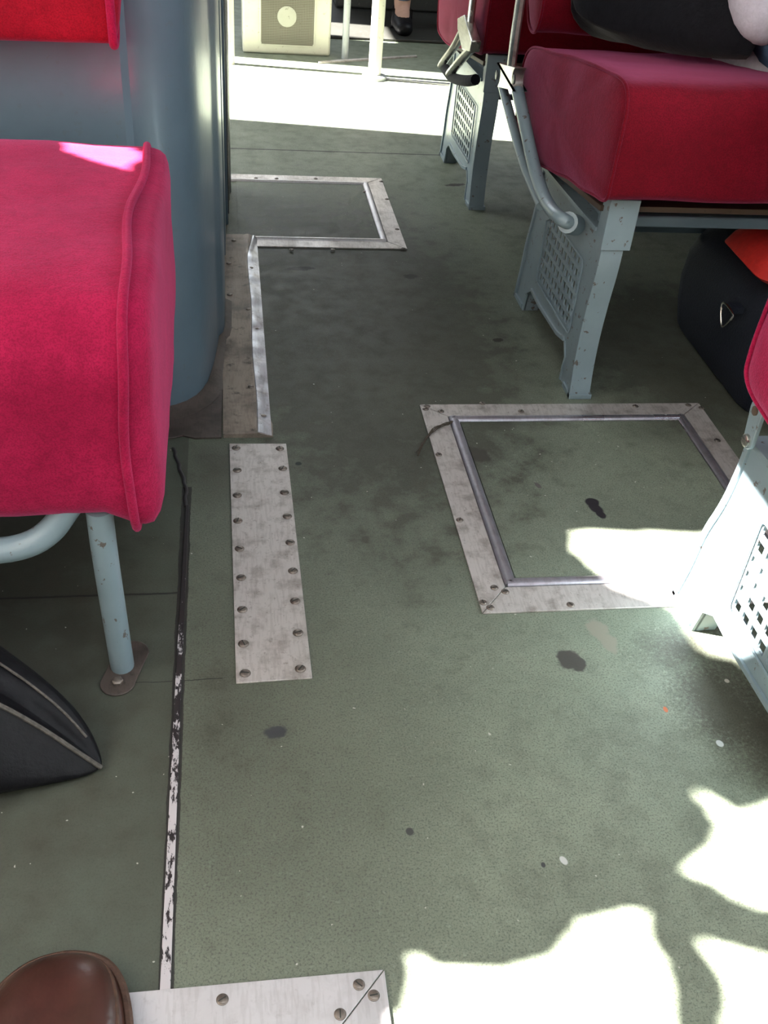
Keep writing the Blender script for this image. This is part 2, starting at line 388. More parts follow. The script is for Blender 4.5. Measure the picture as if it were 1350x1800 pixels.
gaps.append([to_blocker(at(x, y, z=.505)) for x, y in ((128, 250), (175, 255), (245, 262), (245, 312), (222, 305), (165, 288), (118, 275))])
bm = bmesh.new(); cs = .006; ny = int((2.9-Y0)/cs); z0c, z1c = .56, 1.84; nz = int((z1c-z0c)/cs); vs = {}
ymin = min(p[0] for g in gaps for p in g)-.03; ymax = max(p[0] for g in gaps for p in g)+.03
def V(y, z):
    k = (round(y, 4), round(z, 4))
    if k not in vs: vs[k] = bm.verts.new((XC+.006*math.sin(y*70), y, z))
    return vs[k]
ys = [Y0+i*.05 for i in range(int((ymin-Y0)/.05))]+[ymin+i*cs for i in range(int((ymax-ymin)/cs))]
ys += [ys[-1]+.05*(i+1) for i in range(max(0, int((3.38-ys[-1])/.05)))]+[3.4]
for i in range(len(ys)-1):
    fine = ymin-.001 <= ys[i] and ys[i+1] < ymax
    for k in range(nz):
        a, b, c, d = ys[i], ys[i+1], z0c+k*cs, z0c+(k+1)*cs
        if fine and any(inside(((a+b)/2, (c+d)/2), g) for g in gaps): continue
        bm.faces.new((V(a, c), V(b, c), V(b, d), V(a, d)))
cur = obj('sun_blocker', bm, 'blocker')
so = cur.modifiers.new('thickness', 'SOLIDIFY'); so.thickness = .003
tag(cur, 'added unseen curtain with ragged gaps drawn across the left windows', 'blocker')

# ------------------------------------------------------------------ casing beside the left seat
def arc(cx, cy, r, a0, a1, n):
    return [(cx+r*math.cos(math.radians(a0+(a1-a0)*i/n)), cy+r*math.sin(math.radians(a0+(a1-a0)*i/n))) for i in range(n+1)]
cas = [(-1.07, 1.515), (-.5, 1.515), (-.17, 1.513), (-.145, 1.512), (-.135, 1.520), (-.118, 1.520)] + \
      [(-.100, 1.527), (-.080, 1.541), (-.064, 1.560), (-.054, 1.580), (-.045, 1.607), (-.040, 1.635), (-.035, 1.668), (-.0315, 1.70), (-.0275, 1.74), (-.024, 1.785), (-.0165, 1.80), (-.0125, 1.83), (-.011, 1.95), (-.011, 2.16), (-.016, 2.165), (-.016, 2.185), (-.009, 2.19), (-.007, 2.38), (-1.07, 2.38)]
cse = thing('partition_casing', 'tall blue-grey painted metal partition with rounded corner behind the left seat', 'partition', (-.5, 1.9, 0))
obj('panel', prism(cas, 0.0, 1.45), 'casing', cse)
obj('edge_post', box(-.06, -.001, 2.385, 2.60, 0, 1.45), 'casing', cse, bevel=.004)
obj('rubber_gasket', prism([(-.05, 2.60), (.004, 2.60), (.008, 2.615), (.006, 2.66), (-.05, 2.66)], 0, 1.45), 'dark', cse, label='black rubber door gasket')
obj('chrome_strip', box(-.006, .0035, 2.50, 2.512, .02, 1.45), 'chrome', cse, label='bright metal strip')
obj('groove_strip', box(-.006, .001, 2.41, 2.425, .02, 1.45), 'dark', cse, label='dark rubber strip')
def offset_path(pts, d):
    out = []
    for i, p in enumerate(pts):
        a = Vector(pts[max(i-1, 0)]); b = Vector(pts[min(i+1, len(pts)-1)]); t = (b-a).normalized(); out.append((p[0]+t.y*d, p[1]-t.x*d))
    return out
cl = [p for p in cas if p[0] > -.6 and p[1] < 2.14 and p[0] < -.0105]
bm = bmesh.new()
ring = [offset_path(cl, d) for d in (0.0005, .0045, .016, .030, .0305)]; zz = (.014, .0125, .0065, .0045, 0)
vv = [[bm.verts.new((p[0], p[1], zz[k])) for p in rr] for k, rr in enumerate(ring)]
for A, B in zip(vv, vv[1:]):
    for i in range(len(A)-1): bm.faces.new((A[i], A[i+1], B[i+1], B[i]))
obj('skirting', bm, 'grime', cse, label='grimy brown foot strip')
# corner sheet of grimy metal
pl = [(-.6, 1.437), (-.125, 1.436), (-.10, 1.438), (-.085, 1.445), (-.065, 1.436), (-.02, 1.438), (-.015, 1.80), (-.024, 1.79), (-.045, 1.62), (-.11, 1.53), (-.6, 1.53)]
tag(obj('corner_plate', prism(pl, 0, .004), 'grime', bevel=.0008), 'grimy brown sheet metal corner plate around the partition foot', 'metal plate')

# narrow edging plate, right margin turned down and dented
bm = bmesh.new(); n = 44; rows = []
for i in range(n+1):
    y = 1.440+(2.312-1.440)*i/n
    w1 = .064+.0045*math.sin(i*.9)*.25 + (.003 if i < 3 else 0); dent = .0022*math.sin(i*1.7)*math.sin(i*.55)
    xs = [(-.0175, .006), (-.008, .0075), (.015, .008), (.036, .0085), (.0415, .0095+dent*.3), (.0455, .008+dent), (.052, .006+dent), (.058, .0040+dent*.5), (w1, .0022)]
    rows.append([bm.verts.new((x+(.0015*math.sin(i*.31) if k in (4, 5) else 0), y, z)) for k, (x, z) in enumerate(xs)]+[bm.verts.new((w1, y, .0)), bm.verts.new((-.0175, y, 0))])
for A, B in zip(rows, rows[1:]):
    for k in range(len(A)): bm.faces.new((A[k], A[(k+1) % len(A)], B[(k+1) % len(A)], B[k]))
bm.faces.new(rows[0]); bm.faces.new(rows[-1][::-1])
ep = thing('edging_plate', 'long dented aluminium edging strip beside the partition, brown with grime', 'metal plate', (.02, 1.87, 0))
e1 = obj('strip', bm, 'alu_dirty', ep)
bm = bmesh.new(); rows = []
for i in range(61):
    y = 1.442+(2.30-1.442)*i/60; dent = .0020*math.sin(i*1.25)*math.sin(i*.4); w0 = .0400+.0015*math.sin(i*.23)+(.012 if i > 52 else 0)*(i-52)/8
    rows.append([bm.verts.new((x, y, z)) for x, z in ((w0, .0085), (w0+.002, .0106+dent*.3), (w0+.006, .0100+dent), (max(w0+.008, .053), .0078+dent), (max(w0+.012, .060), .0048+dent*.4), (.0655, .0030), (.0655, .001), (w0, .001))])
for A, B in zip(rows, rows[1:]):
    for k in range(8): bm.faces.new((A[k], A[(k+1) % 8], B[(k+1) % 8], B[k]))
bm.faces.new(rows[0]); bm.faces.new(rows[-1][::-1])
obj('worn_lip', bm, 'alu_lip', ep, label='bright dented lip along the aisle edge')
for px, py in ((441, 471), (437, 544), (450, 576), (457, 655), (441, 680), (463, 729), (402, 463), (404, 518), (411, 423)):
    p = at(px, py, z=.008); screw(ep, p.x, p.y, .0085 if px < 445 else .0062, .8, (0, .2 if px > 445 else 0), False)

# screwed aluminium plate in the aisle
sp = thing('screwed_plate', 'flat aluminium floor plate with two rows of slotted screws in the aisle', 'metal plate', (.05, 1.15, 0))
q = [at(403, 780, z=.002), at(503, 780, z=.002), at(549, 1192, z=.002), at(415, 1201, z=.002)]
obj('plate', prism([(v.x, v.y) for v in q], 0, .0025), 'alu', sp, bevel=.0006)
for px, py in ((415, 787), (417, 826), (417, 870), (418, 915), (421, 964), (424, 1015), (426, 1071), (428, 1131), (431, 1183),
               (492, 788), (497, 823), (500, 865), (505, 907), (510, 953), (515, 1003), (519, 1056), (524, 1112), (528, 1175)):
    p = at(px, py, z=.003); screw(sp, p.x, p.y, .0026, 1)

# hatches
def hatch(label, r, fw, bead, sides, screws, mats=('alu', 'alu_bead')):
    x0, y0, x1, y1 = r
    t = thing('floor_hatch', label, 'floor hatch', ((x0+x1)/2, (y0+y1)/2, 0))
    i0 = (x0+fw[0], y0+fw[1], x1-fw[2], y1-fw[3]); g = .0008
    S = {'left': [(x0, y0), (x0, y1), (i0[0], i0[3]), (i0[0], i0[1])], 'near': [(x0, y0), (i0[0], i0[1]), (i0[2], i0[1]), (x1, y0)],
         'right': [(x1, y0), (i0[2], i0[1]), (i0[2], i0[3]), (x1, y1)], 'far': [(x0, y1), (x1, y1), (i0[2], i0[3]), (i0[0], i0[3])]}
    off = {'left': (-g, 0), 'near': (0, -g), 'right': (g, 0), 'far': (0, g)}
    for k in sides:
        dx, dy = off[k]
        s = obj('frame_strip', prism([(a+dx, b+dy) for a, b in S[k]], 0, .003), mats[0], t, bevel=.0006)
        if bead:
            m = bead/2; c = {'left': [(i0[0]+m, i0[1]+m*.4), (i0[0]+m, i0[3]-m*.4)], 'near': [(i0[0]+m*.4, i0[1]+m), (i0[2]-m*.4, i0[1]+m)], 'right': [(i0[2]-m, i0[1]+m*.4), (i0[2]-m, i0[3]-m*.4)], 'far': [(i0[0]+m*.4, i0[3]-m), (i0[2]-m*.4, i0[3]-m)]}[k]
            nn = 30; pts = [Vector((c[0][0]+(c[1][0]-c[0][0])*i/nn, c[0][1]+(c[1][1]-c[0][1])*i/nn, .0015)) for i in range(nn+1)]
            bd = tube(pts, m*1.0, 16, flat=(1, .62)); o = obj('bead', bd, mats[1], t); o.name = 'bead'
    e = bead
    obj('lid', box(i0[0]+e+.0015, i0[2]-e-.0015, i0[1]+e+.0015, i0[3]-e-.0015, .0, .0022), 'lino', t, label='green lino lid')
    for px, py in screws:
        p = at(px, py, z=.003); screw(t, p.x, p.y, .0031, .82)
    return t
hatch('square floor hatch with green lid and mitred metal frame in front of right seats', FLH[0], (.045, .052, .045, .040), .018, ('left', 'near', 'right', 'far'),
      ((751, 714), (748, 719), (848, 709), (771, 799), (808, 914), (849, 1059), (869, 1033), (888, 1040), (862, 1068), (1003, 1063), (1117, 714), (916, 723), (1261, 774), (1233, 717), (775, 723), (1210, 712)))
hatch('floor hatch with thin bright frame beside the far end of the partition', (0.004, 2.256, .424, 2.745), (.0, .040, .042, .038), .016, ('near', 'right', 'far'),
      ((450, 313), (486, 314), (555, 314), (680, 350), (698, 403), (512, 439), (585, 439), (709, 437), (641, 337), (670, 319)), ('alu', 'alu_clean'))
hatch('bare aluminium mitred hatch frame partly under the brown shoe', FLH[2], (.05, .05, .052, .055), .0, ('left', 'near', 'right', 'far'),
      ((631, 1731), (391, 1757), (598, 1783), (657, 1750)), ('alu_clean', 'alu_bead'))

# worn seam strip and grimy joint
bm = prism([(-.0805, .472), (-.0705, .472), (-.0715, .9), (-.0700, 1.25), (-.0750, 1.25), (-.0790, .9)], 0, .0022)
tag(obj('seam_strip', bm, 'seam', bevel=.0005), 'narrow broken silver strip covering the floor joint left of the aisle', 'floor strip')
tag(obj('joint_sealant', tube([(-.100+.024*min(1, i/9)+.0015*math.sin(i*2.1), 1.41-i*.0125, .001) for i in range(14)], .003, 8, flat=(1, .5)), 'seam'), 'dark curved sealant bead at the top of the floor joint', 'floor strip')
# tuft of dusty fibre on the hatch corner
bm = bmesh.new(); rnd = random.Random(3)
for k in range(7):
    pts = []
    for i in range(9):
        t = i/8; px = 795-62*t+rnd.uniform(-3, 3); py = 742+22*t+38*max(0, t-.55)*2+rnd.uniform(-3, 3)
        p = at(px, py, z=.005); pts.append((p.x, p.y, .0042+.002*rnd.random()))
    tube(smooth_path(pts, 1), .0007, 5, bm)
tag(obj('dust_fibre', bm, 'fibre'), 'tangle of brown dusty fibres on the corner of the square hatch', 'debris')

# ------------------------------------------------------------------ seats
def cushion_profile(pts, n=3): return [(v.x, v.y) for v in smooth_path([(a, b, 0) for a, b in pts], n, True)]
def cushion_mesh(prof, x0, x1, bulge, seed=0, amp=.003, sag=.0, capR=None, bulgeR=None):
    cy = sum(p[0] for p in prof)/len(prof); cz = sum(p[1] for p in prof)/len(prof); rings = []
    def ring(x, s): return [Vector((x, cy+(p[0]-cy)*s, cz+(p[1]-cz)*s)) for p in prof]
    bR = bulge if bulgeR is None else bulgeR
    cap = [(.12, 1), (.3, .97), (.5, .88), (.68, .75), (.82, .58), (.92, .38), (.98, .16), (1, 0)]
    for s, b in cap: rings.append(ring(x0-bulge*b, s))
    n = max(6, int((x1-x0)/.03))
    for i in range(1, n):
        t = i/n; rings.append(ring(x0+(x1-x0)*t, 1+.012*math.sin(math.pi*t)))
    for s, b in (capR or cap)[::-1]: rings.append(ring(x1+bR*b, s))
    for r in rings:
        for v in r:
            d = noise.noise_vector(v*9+Vector((seed, 0, 0)))*amp+noise.noise_vector(v*28+Vector((seed, 3, 0)))*amp*.25; v += d
            if sag and v.z > cz: v.z -= sag*math.sin(math.pi*max(0, min(1, (v.x-x0)/(x1-x0))))
    return loft(rings, True)
def piping_mesh(prof, x, seed=0, r=.0042, amp=.003, off=.001, part=None):
    cy = sum(p[0] for p in prof)/len(prof); cz = sum(p[1] for p in prof)/len(prof); pts = []
    for p in prof:
        v = Vector((x, cy+(p[0]-cy)*1.0, cz+(p[1]-cz)*1.0)); v += noise.noise_vector(v*9+Vector((seed, 0, 0)))*amp
        dd = Vector((0, v.y-cy, v.z-cz)).normalized()*off; v += dd; pts.append(v)
    if part: a, b = part; pts = pts[a:b]
    return tube(pts, r, 10, closed=not part)

# -- right-hand seat (second of the row), prototype
CP = [(1.527, .392), (1.520, .43), (1.520, .50), (1.527, .553), (1.56, .578), (1.66, .566), (1.85, .538), (2.02, .514), (2.10, .500), (2.135, .47), (2.14, .40), (2.125, .335), (2.08, .318), (1.92, .325), (1.78, .352), (1.62, .382)]
BP = [(2.10, .53), (2.16, .515), (2.215, .54), (2.25, .70), (2.29, 1.0), (2.30, 1.10), (2.26, 1.15), (2.20, 1.13), (2.15, 1.0), (2.11, .70)]
PEDX = .632
def ped_meshes():
    # cast leg: perforated web with rims
    outline = [(1.566, .388), (1.562, .30), (1.571, .20), (1.574, .11), (1.570, .05), (1.563, .012), (1.563, 0), (1.638, 0), (1.640, .028), (1.634, .05), (1.655, .074), (1.70, .064), (1.83, .058), (1.90, .062), (1.925, .045), (1.935, 0),
               (2.012, 0), (2.008, .03), (1.998, .08), (1.992, .14), (1.970, .20), (1.963, .26), (1.962, .302), (1.61, .312), (1.605, .388)]
    cu = bpy.data.curves.new('tmp', 'CURVE'); cu.dimensions = '2D'; cu.fill_mode = 'BOTH'; cu.extrude = .0018
    def add(pts):
        s = cu.splines.new('POLY'); s.points.add(len(pts)-1); s.use_cyclic_u = True
        for p, c in zip(s.points, pts): p.co = (c[0], c[1], 0, 1)
    add(outline)
    for i in range(10):
        for k in range(6):
            y = 1.647+i*.0242; z = .112+k*.0242; hw = .0080
            add([(y-hw, z-hw), (y+hw, z-hw), (y+hw, z+hw), (y-hw, z+hw)][::-1])
    tmp = bpy.data.objects.new('tmp', cu); C.objects.link(tmp)
    dg = bpy.context.evaluated_depsgraph_get(); me = bpy.data.meshes.new_from_object(tmp.evaluated_get(dg)); bpy.data.objects.remove(tmp)
    bm = bmesh.new(); bm.from_mesh(me)
    for v in bm.verts: v.co = Vector((PEDX+.006+v.co.z, v.co.x, v.co.y))
    return bm, outline
seatR = thing('bus_seat', 'crimson velvet double seat in the middle of the right row, dark coat on it', 'seat', (1.0, 1.8, 0), 'right-hand row of bus seats')
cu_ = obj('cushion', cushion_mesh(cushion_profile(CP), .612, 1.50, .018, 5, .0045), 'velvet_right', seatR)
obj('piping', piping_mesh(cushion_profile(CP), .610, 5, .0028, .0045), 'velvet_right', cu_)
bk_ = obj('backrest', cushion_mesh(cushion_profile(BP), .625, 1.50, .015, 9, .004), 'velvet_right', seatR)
obj('piping', piping_mesh(cushion_profile(BP), .622, 9, .0028, .004), 'velvet_right', bk_)
pbm, outl = ped_meshes()
ped = obj('pedestal', pbm, 'blue', seatR, smooth=False, label='blue-grey cast pedestal with square perforations')
def flange(path, x0, x1, th, bm=None):
    bm = bm or bmesh.new(); L = []
    for i, p in enumerate(path):
        a = Vector(path[max(i-1, 0)]); b = Vector(path[min(i+1, len(path)-1)]); t = (b-a).normalized(); nrm = Vector((-t.y, t.x))*th
        L.append([bm.verts.new((x, p[0]+o.x, p[1]+o.y)) for x, o in ((x0, Vector((0, 0))), (x1, Vector((0, 0))), (x1, nrm), (x0, nrm))])
    for A, B in zip(L, L[1:]):
        for k in range(4): bm.faces.new((A[k], A[(k+1) % 4], B[(k+1) % 4], B[k]))
    bm.faces.new(L[0]); bm.faces.new(L[-1][::-1]); return bm
fr = [(v.x, v.y) for v in smooth_path([(1.563, 0, 0), (1.563, .012, 0), (1.572, .06, 0), (1.575, .13, 0), (1.569, .20, 0), (1.560, .26, 0), (1.560, .31, 0)], 2)]
bm = flange(fr, PEDX, PEDX+.040, -.010)
box(PEDX-.003, PEDX+.050, 1.556, 1.573, .300, .388, bm)
flange([(1.655, .074), (1.70, .064), (1.83, .058), (1.90, .062)], PEDX, PEDX+.038, .008, bm)
flange([(1.640, 0.0), (1.640, .028), (1.636, .05), (1.655, .074)], PEDX+.002, PEDX+.030, .006, bm)
flange([(v.x, v.y) for v in smooth_path([(2.015, 0, 0), (2.006, .04, 0), (1.998, .08, 0), (1.992, .14, 0), (1.972, .20, 0), (1.964, .26, 0), (1.963, .302, 0)], 2)], PEDX, PEDX+.040, .010, bm)
flange([(1.90, .062), (1.925, .045), (1.935, 0)], PEDX, PEDX+.036, .006, bm)
flange([(1.963, .302), (1.61, .312)], PEDX, PEDX+.045, -.008, bm)
box(PEDX, PEDX+.044, 1.561, 1.612, 0, .010, bm); box(PEDX, PEDX+.044, 1.945, 2.014, 0, .010, bm)
obj('pedestal_rim', bm, 'blue', ped, bevel=.002)
# raised frame round the perforations
bm = bmesh.new()
def rrect(y0, y1, z0, z1, r): 
    return arc(y1-r, z1-r, r, 0, 90, 4)+arc(y0+r, z1-r, r, 90, 180, 4)+arc(y0+r, z0+r, r, 180, 270, 4)+arc(y1-r, z0+r, r, 270, 360, 4)
tube([(PEDX+.001, a, b) for a, b in rrect(1.634, 1.878, .098, .246, .012)], .0018, 6, bm, closed=True)
obj('grille_border', bm, 'blue', ped)
# frame under the cushion
bm = box(.64, 1.50, 1.60, 1.63, .325, .345); box(.64, 1.50, 2.02, 2.05, .285, .305, bm); box(.66, .69, 1.60, 2.05, .300, .325, bm); box(1.20, 1.23, 1.60, 2.05, .300, .325, bm)
obj('seat_frame', bm, 'casing', seatR, bevel=.003)
bm = box(.70, 1.50, 1.93, 1.945, .185, .20); prism([(.84, .285), (.855, .285), (.95, .20), (.935, .20)], 1.93, 1.945, 'y', bm)
obj('cross_brace', bm, 'casing', seatR, bevel=.002)
obj('seat_board', prism([(1.60, .352), (1.80, .330), (2.05, .300), (2.05, .310), (1.80, .340), (1.60, .362)], .63, 1.48, 'x'), 'brown_board', seatR, bevel=.001)
obj('wall_bracket', prism([(1.62, .33), (1.66, .33), (1.86, .12), (1.98, .12), (1.98, .09), (1.84, .09)], 1.22, 1.235, 'x'), 'blue', seatR)

seatN = copy_tree(seatR); seatN.location.y -= 1.0; origin[seatN.name] = Vector((1.0, .8, 0))
NP_ = cushion_profile([(2.480-a, b) for a, b in CP])
for ch in list(seatN.children):
    if ch.name.startswith(('cushion', 'backrest', 'seat_frame', 'seat_board', 'wall_bracket', 'cross_brace')):
        for g in list(ch.children): bpy.data.objects.remove(g)
        bpy.data.objects.remove(ch)
nc = obj('cushion', cushion_mesh(NP_, .600, 1.50, .018, 15, .0045), 'velvet', seatN)  # brighter velvet than the backrest paints in the lit look
obj('piping', piping_mesh(NP_, .598, 15, .0028, .0045), 'velvet', nc)
NB_ = cushion_profile([(2.455-a, b) for a, b in BP])
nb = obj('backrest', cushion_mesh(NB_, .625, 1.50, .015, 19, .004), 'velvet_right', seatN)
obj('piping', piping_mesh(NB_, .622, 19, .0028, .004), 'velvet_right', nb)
obj('seat_frame', box(.66, 1.50, .48, .50, .30, .33, box(.66, 1.50, .90, .93, .305, .33)), 'casing', seatN, bevel=.003)
obj('seat_board', box(.634, 1.48, .46, .945, .303, .309), 'brown_board', seatN, label='brown board under the cushion')
tag(seatN, 'nearest right seat, its perforated pedestal whitened by sunlight at the photo edge', 'seat')
seatF = copy_tree(seatR); seatF.location.y += .965; origin[seatF.name] = Vector((1.0, 2.765, 0))
tag(seatF, 'farthest of the right-hand crimson seats, pale sunlit floor behind its pedestal', 'seat')

# -- armrest of the middle seat: steel bars, hinge, painted tubes into a socket
XA = .578
ar = thing('armrest', 'folding steel armrest with hinge and twin painted tubes on the middle seat', 'armrest', (XA, 1.9, .3))
def P(px, py, x=XA): return at(px, py, x=x)
def bar(path, r, name, mat, parent, seg=14, flat=None, twist=0, n=2, label=None):
    return obj(name, tube(smooth_path(path, n), r, seg, flat=flat, twist=twist), mat, parent, label=label)
bar([P(898, 125), P(906, 60), P(915, 0), P(925, -70)], .0125, 'upright_bar', 'chrome', ar, 8, (1, .75), n=0)
hb = bmesh.new(); A = P(884, 132); B = P(915, 140)
hz = (A+B)/2
prism([(v[0], v[1]) for v in arc(A.y, A.z, .024, 60, 240, 8)+arc(B.y, B.z, .022, 240, 420, 8)], XA-.012, XA+.012, 'x', hb)
hg = obj('hinge', hb, 'chrome', ar, bevel=.003, label='chrome hinge block')
obj('hinge_pin', disc((XA-.0125, A.y, A.z), .0095, -.003, axis='x'), 'dark', hg)
obj('hinge_pin', disc((XA-.0125, B.y, B.z), .0095, -.003, axis='x'), 'dark', hg)
bar([P(883, 150), P(896, 200), P(911, 255), P(925, 300), P(940, 335), P(952, 362)], .0098, 'rear_tube', 'blue', ar)
bar([P(910, 160), P(919, 200), P(929, 250), P(940, 300), P(953, 340), P(968, 368), P(985, 384), P(998, 391, .59), P(1008, 395, .615)], .0125, 'front_tube', 'blue', ar)
bar([P(998, 391, .592), P(1011, 396, .616)], .019, 'socket', 'blue', ar, 16, n=0)
obj('lug', prism([(P(915, 325).y, P(915, 325).z), (P(925, 335).y, P(925, 335).z), (P(955, 385).y, P(955, 385).z), (P(948, 388).y, P(948, 388).z)], XA+.012, XA+.02, 'x'), 'blue', ar)
# -- armrest of the far seat, folded differently
ar2 = thing('armrest', 'short steel armrest hinge with two black bars on the farthest seat', 'armrest', (XA, 2.6, .3))
bar([P(823, 70), P(828, 30), P(836, -40)], .0115, 'upright_bar', 'chrome', ar2, 8, (1, .75), n=0)
hb = prism([(v.y, v.z) for v in (P(812, 32), P(824, 26), P(838, 72), P(834, 92), P(820, 88), P(812, 52))], XA-.012, XA+.012, 'x')
obj('hinge', hb, 'chrome', ar2, bevel=.003)
bar([P(816, 50), P(800, 82), P(780, 108), P(776, 116)], .0115, 'bar', 'chrome', ar2, 10, (1, .8), n=1)
bar([P(830, 85), P(815, 100), P(795, 124), P(791, 130)], .0125, 'bar', 'chrome', ar2, 10, (1, .8), n=1)
bar([P(783, 121, XA+.004), P(795, 138, XA+.004), P(820, 143, XA+.01), P(836, 140, XA+.02)], .013, 'grip', 'coat', ar2, 10, label='black grip under the bars')
# -- bracket of the near seat
br = thing('seat_bracket', 'small pale blue hinge strap with bolt above the nearest pedestal', 'bracket', (.62, .93, .3))
a, b = at(1319, 774, x=.618), at(1334, 722, x=.618)
d = (b-a); d.normalize(); nn = Vector((0, -d.z, d.y))
ang = math.degrees(math.atan2(d.z, d.y))
bm = prism(arc(a.y, a.z, .011, ang+90, ang+270, 8)+[((a+d*.02).y-nn.y*.007*-1, (a+d*.02).z+nn.z*.007)][:0]+arc(b.y, b.z, .014, ang-90, ang+90, 8), .614, .620, 'x')
bk = obj('strap', bm, 'blue', br, bevel=.001)
obj('bolt', disc((.614, a.y, a.z), .008, -.005, axis='x'), 'chrome', bk); obj('bolt', disc((.614, b.y, b.z), .006, -.003, axis='x'), 'brown_board', bk)
nut = thing('bolt', 'bright steel bolt head on top of the nearest pedestal', 'bolt', (.668, .905, .309))
obj('washer', disc((.668, .905, .3095), .013, .002), 'chrome', nut); obj('head', disc((.668, .905, .3115), .009, .007, 6), 'chrome', nut)
# bolt heads on the pedestal web
# -- left seat
LP = [(.885, .262), (.872, .31), (.868, .40), (.874, .468), (.905, .505), (.98, .515), (1.12, .512), (1.28, .512), (1.38, .510), (1.425, .492), (1.435, .45), (1.43, .37), (1.40, .30), (1.30, .278), (1.10, .262), (.95, .250)]
BL = [(a, b-.014) for a, b in [(1.448, .640), (1.462, .626), (1.485, .628), (1.502, .645), (1.508, .80), (1.508, .92), (1.50, .98), (1.47, .99), (1.445, .96), (1.440, .86), (1.440, .72)]]
sl = thing('bus_seat', 'large crimson velvet seat with corded edge at the left, on a tube leg', 'seat', (-.5, 1.15, 0), None)
lp = cushion_profile(LP)
def left_cushion():
    bm = cushion_mesh(lp, -1.0, -.112, .01, 21, .004, bulgeR=.036, capR=[(.3, 1), (.6, 1.0), (.8, .97), (.89, .90), (.945, .78), (.975, .58), (.99, .35), (1.0, .12), (1.0, 0)])
    for v in bm.verts:   # lower front corner of the cover hangs out past the frame
        k = max(0, 1-abs(v.co.y-.885)/.10)*max(0, 1-(v.co.z-.25)/.14)*max(0, 1-abs(v.co.x+.090)/.05)
        v.co.z -= .026*k; v.co.y -= .004*k
    return bm
lc = obj('cushion', left_cushion(), 'velvet', sl)
bm = piping_mesh(lp, -.108, 21, .0052, .004, .003)
for v in bm.verts:
    k = max(0, 1-abs(v.co.y-.885)/.10)*max(0, 1-(v.co.z-.25)/.14); v.co.z -= .020*k; v.co.x += .002*k
    v.co.x += .004*math.sin(v.co.y*17+v.co.z*9)
obj('piping', bm, 'velvet', lc)
lb = obj('backrest', cushion_mesh(cushion_profile(BL), -1.0, -.146, .01, 31, .003, bulgeR=.016), 'velvet_dark', sl)
obj('piping', piping_mesh(cushion_profile(BL), -.146, 31, .006, .003, .002), 'velvet', lb)
leg = obj('leg', tube(smooth_path([(-.149, .903, .262), (-.149, .903, .20), (-.147, .907, .08), (-.146, .912, .004)], 1), .0148, 20), 'blue', sl, label='chipped pale blue tube leg')
fl = obj('foot_plate', prism([(v[0], v[1]) for v in arc(-.136, .935, .022, 0, 180, 10)+arc(-.150, .885, .022, 180, 360, 10)], 0, .003), 'grime', sl, bevel=.001, label='grimy oval foot plate')
obj('bolt', disc((-.150, .884, .003), .0075, .006, 6), 'screw', fl)
obj('front_rail', tube(smooth_path([(-.62, .888, .215), (-.40, .888, .214), (-.262, .89, .215), (-.225, .892, .222), (-.20, .896, .240), (-.185, .90, .262), (-.175, .905, .275)], 2), .0148, 20), 'blue', sl)
obj('leg', tube([(-.95, .903, .262), (-.95, .905, 0)], .0148, 16), 'blue', sl)
obj('leg', tube([(-.95, 1.36, .285), (-.95, 1.36, 0)], .0148, 16), 'blue', sl)
obj('seat_frame', prism([(.91, .252), (1.40, .282), (1.40, .30), (.91, .27)], -.98, -.16, 'x'), 'brown_board', sl)

# ------------------------------------------------------------------ bags and clothing
def blob(rings_pts, name, mat, parent=None, amp=.004, seed=0, **k):
    for r in rings_pts:
        for v in r: v += noise.noise_vector(v*14+Vector((seed, 0, 0)))*amp
    return obj(name, loft(rings_pts), mat, parent, **k)
def rbox_ring(x0, x1, y0, y1, z, r, n=6):
    r = min(r, (x1-x0)/2.01, (y1-y0)/2.01)
    return [Vector((a, b, z)) for a, b in arc(x1-r, y1-r, r, 0, 90, n)+arc(x0+r, y1-r, r, 90, 180, n)+arc(x0+r, y0+r, r, 180, 270, n)+arc(x1-r, y0+r, r, 270, 360, n)]
bagt = thing('travel_bag', 'navy nylon travel bag with a steel ring under the right seats', 'bag', (1.08, 1.68, 0))
rg = []
for z, g in ((0, .010), (.012, .018), (.06, .028), (.12, .032), (.165, .030), (.195, .018), (.215, .0), (.228, -.03), (.232, -.07)):
    rg.append(rbox_ring(.980-g, 1.22+g, 1.450-g*.5, 1.935+g*.6, z, .10))
bb = blob(rg, 'body', 'navy', bagt, .006, 3)
rp = at(1282, 555, x=.925)
obj('ring_tab', box(rp.x-.003, rp.x+.02, rp.y-.010, rp.y+.014, rp.z+.008, rp.z+.02), 'navy', bb)
pts = [Vector((rp.x-.006, rp.y+a*1.7, rp.z+b*1.5)) for a, b in ((.016, .012), (-.014, .010), (-.013, .003), (-.001, -.016), (.004, -.016), (.016, .002))]
obj('ring', tube(smooth_path(pts, 2, True), .0019, 8, closed=True), 'steel_bright', bagt, label='steel D ring')
obj('top_seam', tube([(1.03, 1.50, .228), (1.03, 1.87, .228)], .006, 8), 'navy', bagt)
rc = []
for z, g in ((.236, 0), (.25, .02), (.27, .015), (.295, -.01), (.305, -.05)):
    rc.append(rbox_ring(.955-g+(z-.236)*.35, 1.28, 1.56-g, 1.74+g, z, .05))
blob(rc, 'red_bundle', 'red_cloth', None, .006, 8)
tag(bpy.data.objects['red_bundle'], 'folded scarlet cloth lying on top of the navy travel bag', 'cloth')
